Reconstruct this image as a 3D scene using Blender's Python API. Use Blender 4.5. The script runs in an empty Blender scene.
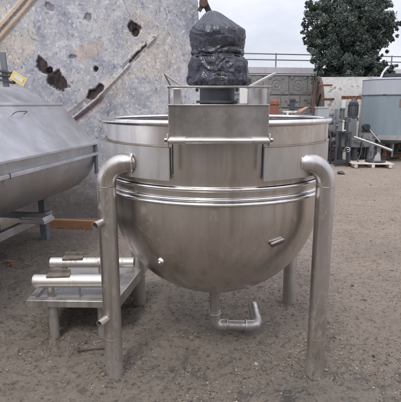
import bpy, bmesh, math, random
from mathutils import Vector, Matrix, noise
random.seed(7)
PI = math.pi
S = bpy.context.scene
COL = S.collection

# ------------------------------------------------------------------ camera maths (only used to work out world positions)
F, CX, CY, HZ, H = 450.0, 200.5, 201.0, 104.0, 1.65
PITCH = math.atan((CY - HZ) / F)
CP, SP = math.cos(PITCH), math.sin(PITCH)
def ray(px, py):
    x = (px - CX) / F; y = (CY - py) / F
    return Vector((x, CP + y * SP, -SP + y * CP))
def P(px, py, Y):
    d = ray(px, py); t = Y / d.y
    return Vector((d.x * t, Y, H + d.z * t))
def G(px, py):
    d = ray(px, py); t = -H / d.z
    return Vector((d.x * t, d.y * t, 0))

# ------------------------------------------------------------------ scene helpers
def tag(o, label=None, cat=None, group=None, kind=None):
    if label: o['label'] = label
    if cat: o['category'] = cat
    if group: o['group'] = group
    if kind: o['kind'] = kind
    return o
def thing(name, label, cat, loc=(0, 0, 0), rz=0, group=None):
    o = bpy.data.objects.new(name, None); COL.objects.link(o)
    o.location = loc; o.rotation_euler = (0, 0, rz); o.empty_display_size = .1
    return tag(o, label, cat, group)
def obj(name, bm, mat, parent=None, smooth=True, bevel=0.0, angle=35):
    me = bpy.data.meshes.new(name)
    bmesh.ops.recalc_face_normals(bm, faces=bm.faces)
    bm.to_mesh(me); bm.free()
    o = bpy.data.objects.new(name, me); COL.objects.link(o)
    if isinstance(mat, (list, tuple)):
        for m in mat: me.materials.append(m)
    else: me.materials.append(mat)
    if parent: o.parent = parent
    if smooth:
        me.polygons.foreach_set('use_smooth', [True] * len(me.polygons))
        try: me.set_sharp_from_angle(angle=math.radians(angle))
        except Exception: pass
    if bevel:
        b = o.modifiers.new('bevel', 'BEVEL'); b.width = bevel; b.segments = 2; b.limit_method = 'ANGLE'; b.angle_limit = math.radians(40)
    return o
def BM(): return bmesh.new()
def box(bm, c, s, rot=None):
    M = Matrix.Translation(Vector(c)) @ (rot.to_4x4() if rot else Matrix.Identity(4)) @ Matrix.Diagonal((s[0], s[1], s[2], 1))
    return bmesh.ops.create_cube(bm, size=1.0, matrix=M)['verts']
def RX(a): return Matrix.Rotation(math.radians(a), 3, 'X')
def RY(a): return Matrix.Rotation(math.radians(a), 3, 'Y')
def RZ(a): return Matrix.Rotation(math.radians(a), 3, 'Z')
def align(d):
    return Vector(d).normalized().to_track_quat('Z', 'Y').to_matrix()
def cyl(bm, a, b, r, r2=None, n=28, caps=True):
    a, b = Vector(a), Vector(b); d = b - a
    M = Matrix.Translation((a + b) / 2) @ align(d).to_4x4()
    bmesh.ops.create_cone(bm, cap_ends=caps, segments=n, radius1=r, radius2=r if r2 is None else r2, depth=d.length, matrix=M)
def bar(bm, a, b, w, h, up=(0, 0, 1)):
    a, b = Vector(a), Vector(b); d = b - a; z = d.normalized()
    x = z.cross(Vector(up)); x = x.normalized() if x.length > 1e-5 else Vector((1, 0, 0))
    y = x.cross(z) * -1
    M = Matrix((x, y, z)).transposed()
    box(bm, (a + b) / 2, (w, h, d.length), M)
def lathe(bm, prof, c=(0, 0, 0), n=96, closed=False, fn=None, a0=0, a1=2 * PI):
    """prof: list of (r, z).  a0..a1 partial sweeps leave open ends"""
    full = abs(a1 - a0 - 2 * PI) < 1e-6
    m = n if full else n + 1
    rows = []
    for r, z in prof:
        row = []
        for i in range(m):
            a = a0 + (a1 - a0) * i / n
            rr, zz = (r, z) if fn is None else fn(a, r, z)
            row.append(bm.verts.new((c[0] + rr * math.cos(a), c[1] + rr * math.sin(a), c[2] + zz)))
        rows.append(row)
    k = len(rows)
    for j in range(k if closed else k - 1):
        A, B = rows[j], rows[(j + 1) % k]
        for i in range(n):
            i2 = (i + 1) % m
            bm.faces.new((A[i], A[i2], B[i2], B[i]))
    if not full and closed:
        bm.faces.new([r[0] for r in rows]); bm.faces.new([r[-1] for r in rows][::-1])
    return rows
def ring(bm, c, axis, R, r, n=48, m=12):
    M = Matrix.Translation(Vector(c)) @ align(axis).to_4x4()
    vs = []
    for i in range(n):
        a = 2 * PI * i / n
        vs.append([bm.verts.new(M @ Vector(((R + r * math.cos(2 * PI * j / m)) * math.cos(a), (R + r * math.cos(2 * PI * j / m)) * math.sin(a), r * math.sin(2 * PI * j / m)))) for j in range(m)])
    for i in range(n):
        for j in range(m):
            bm.faces.new((vs[i][j], vs[(i + 1) % n][j], vs[(i + 1) % n][(j + 1) % m], vs[i][(j + 1) % m]))
def tube(bm, pts, r, n=24, caps=True, inner=0):
    """smooth tube along points; r constant or a list.  inner: wall thickness -> open hollow ends"""
    pts = [Vector(p) for p in pts]; k = len(pts)
    rs = r if isinstance(r, (list, tuple)) else [r] * k
    def sweep(rs):
        rows = []; ref = None
        for i in range(k):
            t = (pts[min(i + 1, k - 1)] - pts[max(i - 1, 0)]).normalized()
            if ref is None:
                ref = t.cross(Vector((0, 0, 1)))
                if ref.length < .1: ref = t.cross(Vector((0, 1, 0)))
                ref.normalize()
            ref = (ref - t * ref.dot(t)).normalized(); w = t.cross(ref)
            rows.append([bm.verts.new(pts[i] + ref * (rs[i] * math.cos(2 * PI * j / n)) + w * (rs[i] * math.sin(2 * PI * j / n))) for j in range(n)])
        for i in range(k - 1):
            for j in range(n):
                bm.faces.new((rows[i][j], rows[i][(j + 1) % n], rows[i + 1][(j + 1) % n], rows[i + 1][j]))
        return rows
    A = sweep(rs)
    if inner:
        B = sweep([q - inner for q in rs])
        for e in (0, -1):
            for j in range(n): bm.faces.new((A[e][j], A[e][(j + 1) % n], B[e][(j + 1) % n], B[e][j]))
    elif caps:
        bm.faces.new(A[0][::-1]); bm.faces.new(A[-1])
def arc(c, u, v, R, a0, a1, n=10):
    c, u, v = Vector(c), Vector(u), Vector(v)
    return [c + u * (R * math.cos(a0 + (a1 - a0) * i / n)) + v * (R * math.sin(a0 + (a1 - a0) * i / n)) for i in range(n + 1)]
def fbm(p, o=5):
    return noise.fractal(Vector(p), 1.0, 2.0, o, noise_basis='PERLIN_ORIGINAL')

# ------------------------------------------------------------------ materials
class NT:
    def __init__(s, name):
        s.m = bpy.data.materials.new(name); s.m.use_nodes = True
        s.t = s.m.node_tree; s.N = s.t.nodes; s.L = s.t.links
        s.b = s.N['Principled BSDF']; s.tc = s.N.new('ShaderNodeTexCoord')
    def noise(s, scale, detail=5, rough=.6, stretch=(1, 1, 1), dist=0, vec=None):
        mp = s.N.new('ShaderNodeMapping'); mp.inputs['Scale'].default_value = stretch
        s.L.new(vec or s.tc.outputs['Object'], mp.inputs[0])
        n = s.N.new('ShaderNodeTexNoise'); n.inputs['Scale'].default_value = scale; n.inputs['Detail'].default_value = detail
        n.inputs['Roughness'].default_value = rough; n.inputs['Distortion'].default_value = dist
        s.L.new(mp.outputs[0], n.inputs['Vector']); return n.outputs['Fac']
    def voro(s, scale, feature='F1', stretch=(1, 1, 1), out='Distance'):
        mp = s.N.new('ShaderNodeMapping'); mp.inputs['Scale'].default_value = stretch
        s.L.new(s.tc.outputs['Object'], mp.inputs[0])
        n = s.N.new('ShaderNodeTexVoronoi'); n.feature = feature; n.inputs['Scale'].default_value = scale
        s.L.new(mp.outputs[0], n.inputs['Vector']); return n.outputs[out]
    def ramp(s, f, a, b, c0=(0, 0, 0), c1=(1, 1, 1), mid=None):
        r = s.N.new('ShaderNodeValToRGB'); e = r.color_ramp.elements
        e[0].position = a; e[0].color = (*c0, 1); e[1].position = b; e[1].color = (*c1, 1)
        if mid: q = e.new(mid[0]); q.color = (*mid[1], 1)
        s.L.new(f, r.inputs[0]); return r.outputs[0]
    def mix(s, f, a, b, mode='MIX'):
        n = s.N.new('ShaderNodeMix'); n.data_type = 'RGBA'; n.blend_type = mode
        for v, i in ((f, 0), (a, 6), (b, 7)):
            if isinstance(v, (int, float)): n.inputs[i].default_value = v
            elif isinstance(v, tuple): n.inputs[i].default_value = (*v, 1)
            else: s.L.new(v, n.inputs[i])
        return n.outputs[2]
    def math(s, op, a, b=0.0, clamp=False):
        n = s.N.new('ShaderNodeMath'); n.operation = op; n.use_clamp = clamp
        for v, i in ((a, 0), (b, 1)):
            if isinstance(v, (int, float)): n.inputs[i].default_value = v
            else: s.L.new(v, n.inputs[i])
        return n.outputs[0]
    def attr(s, name):
        n = s.N.new('ShaderNodeAttribute'); n.attribute_name = name; return n.outputs['Color'], n.outputs['Fac']
    def xyz(s):
        n = s.N.new('ShaderNodeSeparateXYZ'); s.L.new(s.tc.outputs['Object'], n.inputs[0]); return n.outputs
    def maprange(s, v, a, b, c=0, d=1):
        n = s.N.new('ShaderNodeMapRange'); s.L.new(v, n.inputs[0])
        for i, q in enumerate((a, b, c, d)): n.inputs[i + 1].default_value = q
        return n.outputs[0]
    def bump(s, h, strength=.3, dist=.01, prev=None):
        n = s.N.new('ShaderNodeBump'); n.inputs['Strength'].default_value = strength; n.inputs['Distance'].default_value = dist
        s.L.new(h, n.inputs['Height'])
        if prev: s.L.new(prev, n.inputs['Normal'])
        s.L.new(n.outputs[0], s.b.inputs['Normal']); return n.outputs[0]
    def set(s, **k):
        for q, v in k.items():
            i = s.b.inputs[{'base': 'Base Color', 'metal': 'Metallic', 'rough': 'Roughness', 'spec': 'Specular IOR Level', 'aniso': 'Anisotropic', 'coat': 'Coat Weight'}[q]]
            if isinstance(v, (int, float)): i.default_value = v
            elif isinstance(v, tuple): i.default_value = (*v, 1)
            else: s.L.new(v, i)
        return s.m

def steel(name, c=(.47, .45, .43), r=(.24, .42), streak=(1, 1, .06), dirt=.35, drips=.45, foot=0, dirtc=(.13, .105, .085), bump=.05, scale=9, wave=0):
    n = NT(name)
    st = n.noise(scale, 6, .6, streak); cl = n.noise(2.2, 6, .65, dist=.6); fine = n.noise(70, 3, .7)
    spots = n.noise(26, 5, .7, (1, 1, .5), .4)
    base = n.mix(n.ramp(st, .3, .72), tuple(v * .80 for v in c), tuple(min(1, v * 1.14) for v in c))
    base = n.mix(n.ramp(cl, .42, .75), base, tuple(v * w for v, w in zip(c, (.86, .80, .74))))
    drip = n.noise(15, 5, .7, (1, 1, .035)); base = n.mix(n.math('MULTIPLY', n.ramp(drip, .53, .66), drips), base, tuple(v * w for v, w in zip(c, (.60, .54, .49))))
    dm = n.math('MULTIPLY', n.ramp(n.math('ADD', n.math('MULTIPLY', cl, .5), n.math('MULTIPLY', spots, .5)), .54, .68), dirt)
    base = n.mix(dm, base, dirtc)
    if foot:      # mud splashed on the lowest part
        fz = n.maprange(n.math('ADD', n.xyz()[2], n.math('MULTIPLY', spots, .45)), .62, .18); fz = n.math('MULTIPLY', n.math('MULTIPLY', fz, n.ramp(spots, .38, .60)), foot, True)
        base = n.mix(fz, base, (.23, .18, .14)); dm = n.math('MAXIMUM', dm, fz)
    n.set(base=base, metal=n.math('SUBTRACT', 1.0, n.math('MULTIPLY', dm, .8)))
    rr = n.math('ADD', n.maprange(st, .3, .75, r[0], r[1]), n.maprange(fine, .3, .7, -.015, .025))
    rr = n.math('ADD', rr, n.math('MULTIPLY', dm, .3), True)
    n.set(rough=rr)
    pb = None
    if wave: pb = n.bump(n.noise(3.2, 2, .5), wave, .03)
    n.bump(n.noise(60, 4, .6, (1, 1, .12)), bump, .004, pb)
    return n.m
def painted(name, c, rough=.6, rust=.2, rustc=(.16, .07, .035), var=.2, bump=.15, metal=0, scale=5, streak=(1, 1, .25)):
    n = NT(name)
    a = n.noise(scale, 6, .65, streak, .5); b = n.noise(scale * 5, 5, .7)
    base = n.mix(n.ramp(a, .3, .7), tuple(v * (1 - var) for v in c), tuple(min(1, v * (1 + var)) for v in c))
    k = n.math('ADD', n.math('MULTIPLY', a, .6), n.math('MULTIPLY', b, .4))
    lim = .68 - rust * .3
    base = n.mix(n.ramp(k, lim, lim + .05), base, n.mix(b, rustc, tuple(v * .5 for v in rustc)))
    n.set(base=base, rough=rough, metal=metal); n.bump(b, bump, .006)
    return n.m
M = {}
M['shell'] = steel('brushed_stainless_shell', (.61, .585, .56), (.25, .37), dirt=.55, dirtc=(.17, .125, .10), wave=.16)
M['upper'] = steel('upper_stainless', (.54, .52, .50), (.28, .40), streak=(.5, .5, .5), dirt=.4, wave=.1)
M['plate'] = steel('matt_stainless_plate', (.56, .55, .53), (.40, .52), streak=(1, 1, .5), dirt=.4, scale=5)
M['bright'] = steel('polished_stainless', (.78, .77, .76), (.14, .24), dirt=.15)
M['pipe'] = steel('weathered_stainless_pipe', (.58, .565, .545), (.30, .48), streak=(1, 1, .12), dirt=.9, drips=.6, foot=.9, dirtc=(.26, .20, .16), scale=14)
M['weld'] = steel('weld_bead', (.40, .34, .29), (.4, .55), dirt=.9, dirtc=(.10, .06, .04), bump=.6, scale=40)
M['dark_hole'] = painted('dark_inside', (.02, .018, .016), .8, 0)
M['trough'] = steel('dull_zinc_grey', (.49, .50, .52), (.40, .52), drips=.2, streak=(1, 1, .4), dirt=.5, dirtc=(.17, .16, .15), scale=4)
M['trough_lid'] = steel('pale_dull_steel', (.66, .68, .72), (.42, .5), streak=(1, 1, 1), dirt=.25, drips=.10, dirtc=(.3, .29, .28), scale=3)
M['black'] = painted('black_enamel', (.025, .026, .03), .45, .1, var=.4)
M['motor'] = painted('dark_blue_grey_motor', (.045, .05, .06), .5, .1, var=.3)
M['offwhite'] = painted('off_white_paint', (.6, .6, .58), .5, .2, var=.12)
M['rust'] = painted('rusted_iron', (.19, .085, .045), .85, .6, (.07, .03, .02), var=.4, bump=.5)
M['dark_rust'] = painted('dark_rusted_end', (.085, .06, .05), .85, .4, (.16, .075, .04), var=.4, bump=.5)
M['orange'] = painted('red_oxide', (.19, .07, .045), .7, .35, var=.3)
M['copper'] = painted('copper_brown_sheet', (.34, .16, .10), .5, .2, var=.25)
M['mud_plate'] = painted('muddy_iron_plate', (.17, .145, .12), .9, .2, (.10, .07, .05), var=.35, bump=.8, scale=20, streak=(1, 1, 1))
M['timber'] = painted('orange_timber', (.44, .23, .12), .8, .15, (.12, .08, .06), var=.25, bump=.3, scale=8, streak=(.15, 1, 1))
M['pale_timber'] = painted('pale_timber', (.52, .46, .40), .85, .15, (.2, .16, .12), var=.25, bump=.3, scale=8, streak=(.15, 1, 1))
M['grey_mach'] = painted('grey_machine_paint', (.155, .17, .18), .6, .45, (.10, .06, .045), var=.25)
M['blue_grey'] = painted('blue_grey_tank_paint', (.20, .25, .28), .5, .14, (.15, .10, .075), var=.12, scale=3)
M['pale_band'] = painted('pale_grey_band', (.36, .385, .42), .5, .12, (.2, .17, .15), var=.08, scale=3)
M['white_tank'] = painted('chalky_white_tank', (.33, .32, .31), .75, .5, (.20, .165, .14), var=.28, scale=2.4, streak=(1, 1, .5))
M['concrete'] = painted('cap_concrete', (.44, .445, .47), .85, .1, (.25, .25, .25), var=.12, scale=2)
M['rail'] = painted('galvanised_rail', (.17, .18, .20), .5, 0, var=.1, metal=.4)
M['tagm'] = painted('yellow_tag', (.62, .48, .17), .6, .1, (.5, .5, .42), var=.1)
M['bark'] = painted('bark', (.09, .07, .055), .9, .2, (.05, .04, .03), var=.3, bump=.6, scale=12)
M['sheet'] = painted('grey_sheet_top', (.25, .245, .24), .7, .3, (.14, .12, .10), var=.2, metal=.1, scale=3, streak=(1, 1, 1))
# bag
n = NT('dark_plastic_film')
n.set(base=n.mix(n.ramp(n.noise(5, 4, .6), .4, .7), (.012, .013, .024), (.032, .036, .060)), rough=n.maprange(n.noise(9, 3), .3, .7, .20, .36), spec=.7)
n.bump(n.noise(30, 4, .6, (.35, .35, 1.6), 1.0), .5, .010, n.bump(n.noise(11, 4, .6, (1, 1, .8), 1.5), .5, .018)); M['bag'] = n.m
# block wall
n = NT('carved_block')
a = n.noise(1.1, 6, .7); b = n.noise(9, 6, .7)
n.set(base=n.mix(n.ramp(b, .3, .7), (.20, .197, .20), n.mix(n.ramp(a, .35, .65), (.28, .275, .28), (.38, .37, .36))), rough=.92)
n.bump(b, .9, .05); M['block'] = n.m
# leaves, lightened and blued to put distance haze into the colour
n = NT('hazed_leaf'); c, f = n.attr('tint')
n.set(base=n.mix(f, (.040, .060, .058), (.125, .155, .125)), rough=.5, spec=.3); M['leaf'] = n.m
# weathered wall
n = NT('weathered_mottled_wall')
w = n.N.new('ShaderNodeTexNoise'); w.inputs['Scale'].default_value = 1.6; w.inputs['Detail'].default_value = 4
n.L.new(n.tc.outputs['Object'], w.inputs['Vector'])
vm = n.N.new('ShaderNodeVectorMath'); vm.operation = 'MULTIPLY_ADD'; vm.inputs[1].default_value = (.9, .9, .9)
n.L.new(w.outputs['Color'], vm.inputs[0]); n.L.new(n.tc.outputs['Object'], vm.inputs[2])
V = vm.outputs[0]
A = n.noise(2.0, 8, .72, vec=V); B = n.noise(7, 8, .7, (1, 1, .7), vec=V); C2 = n.noise(22, 7, .75); D = n.noise(1.3, 5, .6, vec=V); E2 = n.noise(11, 6, .8, (1, 1, .6), 2.5)
zz = n.noise(.8, 4, .6); vs2 = n.noise(9, 7, .78, (1, 1, .22), .5)
base = n.ramp(A, .34, .66, (.225, .238, .285), (.49, .475, .465), (.5, (.35, .36, .395)))
base = n.mix(n.math('MULTIPLY', n.ramp(B, .51, .60), .6), base, (.54, .53, .535))
base = n.mix(n.math('MULTIPLY', n.ramp(D, .50, .60), .55), base, (.50, .43, .34))         # cream and ochre patches
base = n.mix(n.math('MULTIPLY', n.ramp(vs2, .52, .62), .45), base, (.30, .29, .33))
base = n.mix(n.math('MULTIPLY', n.ramp(E2, .545, .62), .75), base, (.10, .11, .15))       # dark veins
C3 = n.noise(42, 6, .8, dist=1.0)
base = n.mix(n.math('MULTIPLY', n.ramp(C3, .55, .62), .5), base, (.15, .155, .19))
base = n.mix(n.math('MULTIPLY', n.ramp(C2, .55, .63), .75), base, (.66, .65, .65))       # pale flakes
Z = n.xyz()[2]
low = n.math('MULTIPLY', n.maprange(n.math('ADD', Z, n.math('MULTIPLY', B, .5)), .95, .45), .85)
base = n.mix(low, base, n.mix(C2, (.10, .08, .065), (.27, .235, .20)))                        # splashed soil at the foot
c, f = n.attr('hole'); base = n.mix(f, base, n.mix(n.ramp(B, .4, .6), (.018, .016, .020), (.085, .055, .05)))
c, f = n.attr('red'); base = n.mix(f, base, (.15, .055, .045))
c, f = n.attr('tan'); base = n.mix(n.math('MULTIPLY', f, .75), base, (.50, .37, .25))
c, f = n.attr('pale'); base = n.mix(n.math('MULTIPLY', f, .7), base, (.55, .53, .53))
n.set(base=base, rough=.85, spec=.3)
pb = n.bump(B, .25, .03); n.bump(C2, .35, .010, pb); M['wall'] = n.m
# ground
n = NT('yard_soil')
big = n.noise(.35, 5, .55); med = n.noise(1.7, 8, .74); fn = n.noise(28, 7, .75); gr = n.noise(110, 4, .8); tr = n.noise(1.2, 6, .65, (.6, 1.3, 1), .8)
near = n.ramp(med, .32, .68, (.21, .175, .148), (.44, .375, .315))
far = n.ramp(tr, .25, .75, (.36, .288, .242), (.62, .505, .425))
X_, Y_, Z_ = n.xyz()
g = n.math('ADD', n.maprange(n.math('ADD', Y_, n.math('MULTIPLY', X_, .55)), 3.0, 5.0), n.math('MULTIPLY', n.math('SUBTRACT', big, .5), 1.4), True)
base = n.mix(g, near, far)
c, f = n.attr('dark_patch'); base = n.mix(f, base, n.mix(fn, (.12, .113, .105), (.23, .22, .205)))
cl_ = n.noise(6.5, 9, .82, dist=.5)
base = n.mix(n.math('MULTIPLY', n.ramp(cl_, .50, .62), .62), base, (.105, .084, .068))
base = n.mix(n.math('MULTIPLY', n.ramp(cl_, .46, .36), .5), base, (.52, .45, .37))
base = n.mix(n.math('MULTIPLY', n.ramp(fn, .53, .62), .65), base, (.075, .06, .05))
base = n.mix(n.math('MULTIPLY', n.ramp(gr, .60, .72), .4), base, (.40, .36, .32))
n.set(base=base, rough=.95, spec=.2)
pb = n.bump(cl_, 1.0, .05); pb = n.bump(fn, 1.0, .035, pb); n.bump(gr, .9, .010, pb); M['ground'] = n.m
n = NT('gravel_stone'); c, f = n.attr('tint')
n.set(base=n.mix(f, (.075, .058, .048), (.40, .335, .275)), rough=.9, spec=.25); M['stone'] = n.m

# ================================================================== SETTING: ground
def axis(lo, hi, dlo, dhi, d, gr=1.07):
    a = [dlo + i * d for i in range(int((dhi - dlo) / d) + 1)]
    s = d; x = a[-1]
    while x < hi: s *= gr; x += s; a.append(x)
    s = d; x = a[0]; pre = []
    while x > lo: s *= gr; x -= s; pre.append(x)
    return pre[::-1] + a
def gz(x, y):
    r = math.hypot(x, y)
    h = .010 * fbm((x * 1.3, y * 1.3, 0), 3) + .0075 * fbm((x * 7, y * 7, 3), 4)
    if r < 7:
        lump = max(0, fbm((x * 13, y * 13, 9), 4)); h += .016 * lump
        c_ = noise.cell_vector(Vector((0, 0, 0)))[0] * 0 + max(0, fbm((x * 34, y * 34, 4), 3) - .12); h += .018 * c_
    if y > 4.2: h += .014 * min(1, (y - 4.2) / 2) * fbm((x * .6, y * 3.0, 5), 4)       # tyre ruts further back
    for q in LEGS: 
        d = math.hypot(x - q[0], y - q[1]); h += .009 * math.exp(-((d - .05) / .035) ** 2) * (1 + fbm((x * 20, y * 20, 1), 2)) if d < .2 else 0
    return h
KC = Vector((.10, 2.99, 0))
LEGS = [(-.531, 2.50), (.705, 2.50), (-.515, 3.53), (.745, 3.54), (-1.049, 2.895)]
xs = axis(-260, 260, -1.9, 2.3, .013, 1.05); ys = axis(-260, 300, 1.85, 4.3, .0125, 1.035)
verts = []; dark_patch = []
for y in ys:
    for x in xs:
        verts.append((x, y, gz(x, y) if abs(x) < 14 and y < 16 and y > -3 else 0))
        o_ = math.exp(-(((x - .55) / .95) ** 2 + ((y - 2.42) / .38) ** 2)) * 1.0 + math.exp(-(((x + .9) / .75) ** 2 + ((y - 3.4) / .6) ** 2)) * .7  # darker grey patches: front of the kettle, around the stand, beneath the trough
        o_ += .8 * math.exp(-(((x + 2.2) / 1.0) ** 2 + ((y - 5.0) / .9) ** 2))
        dark_patch.append(max(0, min(1, o_ * (.75 + .9 * fbm((x * 2.5, y * 3.5, 2), 4)))) if abs(x) < 8 and abs(y) < 9 else 0)
nx = len(xs)
faces = [(j * nx + i, j * nx + i + 1, (j + 1) * nx + i + 1, (j + 1) * nx + i) for j in range(len(ys) - 1) for i in range(nx - 1)]
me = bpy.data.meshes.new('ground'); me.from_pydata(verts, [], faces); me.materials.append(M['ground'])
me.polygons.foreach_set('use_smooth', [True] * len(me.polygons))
at = me.attributes.new('dark_patch', 'FLOAT', 'POINT'); at.data.foreach_set('value', dark_patch)
ground = bpy.data.objects.new('ground', me); COL.objects.link(ground); tag(ground, 'bare compacted yard soil with ruts and dark patches', 'ground', kind='structure')

# gravel: loose stones nobody could count
ico = BM(); bmesh.ops.create_icosphere(ico, subdivisions=1, radius=1.0)
iv = [v.co.copy() for v in ico.verts]; ico.verts.index_update(); iff = [[v.index for v in f.verts] for f in ico.faces]; ico.free()
vs, fs, tn = [], [], []
def stone(x, y, s, t):
    rot = Matrix.Rotation(random.random() * 6.28, 3, 'Z') @ Matrix.Rotation(random.random() * 6.28, 3, 'X')
    b0 = len(vs); sx, sy, sz = s * random.uniform(.7, 1.3), s * random.uniform(.6, 1), s * random.uniform(.4, .7)
    z = gz(x, y) + s * random.uniform(-.25, .2)
    for v in iv:
        k = random.uniform(.78, 1.15); q = rot @ Vector((v.x * k, v.y * k, v.z * k))
        vs.append((x + q.x * sx, y + q.y * sy, z + q.z * sz))
    for f in iff: fs.append([b0 + i for i in f]); tn.append(t)
cnt = 0
while cnt < 15000:
    px = random.uniform(-15, 416); py = 150 + 265 * random.random() ** .7
    g_ = G(px, py)
    if g_.y > 13: continue
    if fbm((g_.x * 1.6, g_.y * 1.6, 7), 5) * 1.6 + random.uniform(-.35, .35) < 0: continue
    s = random.choice((.0018, .0022, .003, .0035, .005, .008)) * (1 + max(0, g_.y - 3) * .12)
    if random.random() < .03: s *= random.uniform(1.3, 2.6)
    stone(g_.x, g_.y, s, min(1, max(0, random.gauss(.30, .26)))); cnt += 1
for q_ in LEGS:
    for _ in range(150):
        a_ = random.random() * 6.283; d_ = .056 + abs(random.gauss(0, .035)); stone(q_[0] + d_ * math.cos(a_), q_[1] + d_ * math.sin(a_), random.choice((.002, .003, .005, .008)), min(1, max(0, random.gauss(.25, .15))))
me = bpy.data.meshes.new('gravel'); me.from_pydata(vs, [], fs); me.materials.append(M['stone'])
at = me.attributes.new('tint', 'FLOAT', 'FACE'); at.data.foreach_set('value', tn)
o = bpy.data.objects.new('gravel', me); COL.objects.link(o); tag(o, 'loose small gravel scattered over the yard soil', 'gravel', kind='stuff')

# ================================================================== KETTLE
kettle = thing('steam_kettle', 'large round stainless steel tilting kettle on four pipe legs in the centre of the yard', 'kettle', KC)
R0 = .68
prof = [(R0 * math.sin(t), 1.05 - .95 * R0 * math.cos(t)) for t in [i * PI / 2 / 30 for i in range(31)]]
prof[0] = (.001, prof[0][1])
bm = BM()
lathe(bm, prof + [(R0, 1.11), (R0, 1.222), (R0 + .004, 1.25), (R0 + .014, 1.29), (R0 + .018, 1.34), (R0 + .019, 1.42), (R0 + .021, 1.539), (R0, 1.539)] , n=160)
bowl = obj('bowl', bm, M['shell'], kettle, angle=50)
bm = BM()   # upper wall and the inside of the pan
ins = [(.66 * math.sin(t), 1.06 - .93 * .66 * math.cos(t)) for t in [i * PI / 2 / 20 for i in range(21)]]
ins[0] = (.001, ins[0][1])
lathe(bm, [(.685, 1.5385), (.676, 1.5385), (.664, 1.2)] + ins[::-1], n=160)
obj('inner_wall', bm, M['upper'], kettle, angle=50)
bm = BM()
lathe(bm, [(.690, 1.541), (.712, 1.543), (.724, 1.538), (.733, 1.546), (.735, 1.556), (.729, 1.566), (.716, 1.570), (.690, 1.569), (.680, 1.560), (.682, 1.545)], n=180, closed=True)
obj('rim', bm, M['bright'], kettle, angle=70)
def band(z, hh, out):
    bm = BM()
    lathe(bm, [(R0 + .001, z - hh), (R0 + out * .7, z - hh * .9), (R0 + out, z - hh * .2), (R0 + out * .8, z + hh * .5), (R0 + out * .2, z + hh), (R0 - .006, z + hh)], n=180)
    obj('jacket_band', bm, M['bright'], kettle, angle=80)
band(1.212, .013, .020); band(1.156, .010, .016); band(1.132, .013, .023)
# curved saddle plates that carry the leg elbows
def plate(a0, a1, z0=1.255, z1=1.434):
    bm = BM()
    r1, r2 = .704, .718
    lathe(bm, [(r1, z0), (r2, z0), (r2, z1), (r1, z1)], n=48, closed=True, a0=a0, a1=a1)
    o = obj('mounting_plate', bm, M['plate'], kettle, bevel=.002)
    bm = BM()
    tube(bm, [(.719 * math.cos(a0 + (a1 - a0) * i / 40), .719 * math.sin(a0 + (a1 - a0) * i / 40), z1 + .001) for i in range(41)], .0035, 8)
    obj('weld_seam', bm, M['weld'], o)
    for e_, sg in ((a0, 1), (a1, -1)):      # short returns that stand the plate off the pan
        bm = BM(); e2 = e_ + sg * .05; lathe(bm, [(R0 + .005, z0 + .004), (r1 - .0005, z0 + .004), (r1 - .0005, z1 - .004), (R0 + .005, z1 - .004)], n=2, closed=True, a0=min(e2, e2 + sg * .02), a1=max(e2, e2 + sg * .02)); obj('stand_off', bm, M['plate'], o)
D2 = math.radians
plate(D2(270 - 90), D2(270 - 21.5)); plate(D2(270 + 18.5), D2(270 + 88))
plate(D2(90 + 21.5), D2(90 + 88)); plate(D2(90 - 88), D2(90 - 21.5))
# dark slotted guide strips beside the saddle plates
# legs
for i, (lx, ly) in enumerate(LEGS[:4]):
    top_z = 1.333; d = Vector((lx - KC.x, ly - KC.y, 0)); rad = d.length; u = d.normalized()
    pr = .0535 if i < 2 else .0535
    # a slightly sideways outlet so that the elbow reads as in the photo
    st = u * .69; bend = rad - .69 + .0
    bendR = .115
    p0 = u * .66 + Vector((0, 0, top_z)); 
    sx_ = 1 if u.x > 0 else -1; sy_ = 1 if u.y > 0 else -1
    B_ = u * rad
    hd = Vector((sx_ * .985, -sy_ * .17, 0)).normalized(); bendR = .125
    qs = B_ - hd * bendR + Vector((0, 0, top_z)); pts = [qs - u * .075 - hd * .050, qs - u * .048 - hd * .040, qs - u * .024 - hd * .027, qs - u * .008 - hd * .013] + arc(B_ - hd * bendR + Vector((0, 0, top_z - bendR)), Vector((0, 0, 1)), hd, bendR, 0, PI / 2, 16) + [B_ + Vector((0, 0, top_z - bendR - .012))]
    old = [p0] + arc(u * (rad - bendR) + Vector((0, 0, top_z - bendR)), Vector((0, 0, 1)), u, bendR, 0, PI / 2, 14)
    bm = BM(); tube(bm, pts, pr * .99, 36)
    base = u * rad
    cyl(bm, base + Vector((0, 0, top_z - bendR - .010)), base + Vector((0, 0, -.03)), pr, n=36)
    leg = obj('leg', bm, M['pipe'], kettle)
    bm = BM(); ring(bm, qs - u * .012 - hd * .020, hd * .72 + u * .28, pr * 1.06, .007, 36, 8)
    obj('weld_ring', bm, M['bright'], leg)
    bm = BM(); ring(bm, base + Vector((0, 0, top_z - bendR - .010)), (0, 0, 1), pr, .0022, 36, 8)
    obj('weld_ring', bm, M['weld'], leg)
    bm = BM(); ring(bm, base + Vector((0, 0, .27)), (0, 0, 1), pr, .0018, 36, 8)
    obj('weld_ring', bm, M['weld'], leg)
    if i == 0:
        for z, ln in ((1.0, .075), (.41, .08)):
            dd = Vector((-.50, -.82, -.12)).normalized()
            a = base + Vector((0, 0, z)) + dd * .03
            bm = BM(); tube(bm, [a, a + dd * (ln * .5), a + dd * ln], .0235, 24, inner=.004)
            s_ = obj('pipe_stub', bm, M['pipe'], leg)
            bm = BM(); ring(bm, a + dd * .024, dd, .026, .005, 24, 8); tube(bm, [a + dd * .045, a + dd * .046], .0195, 20)
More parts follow.
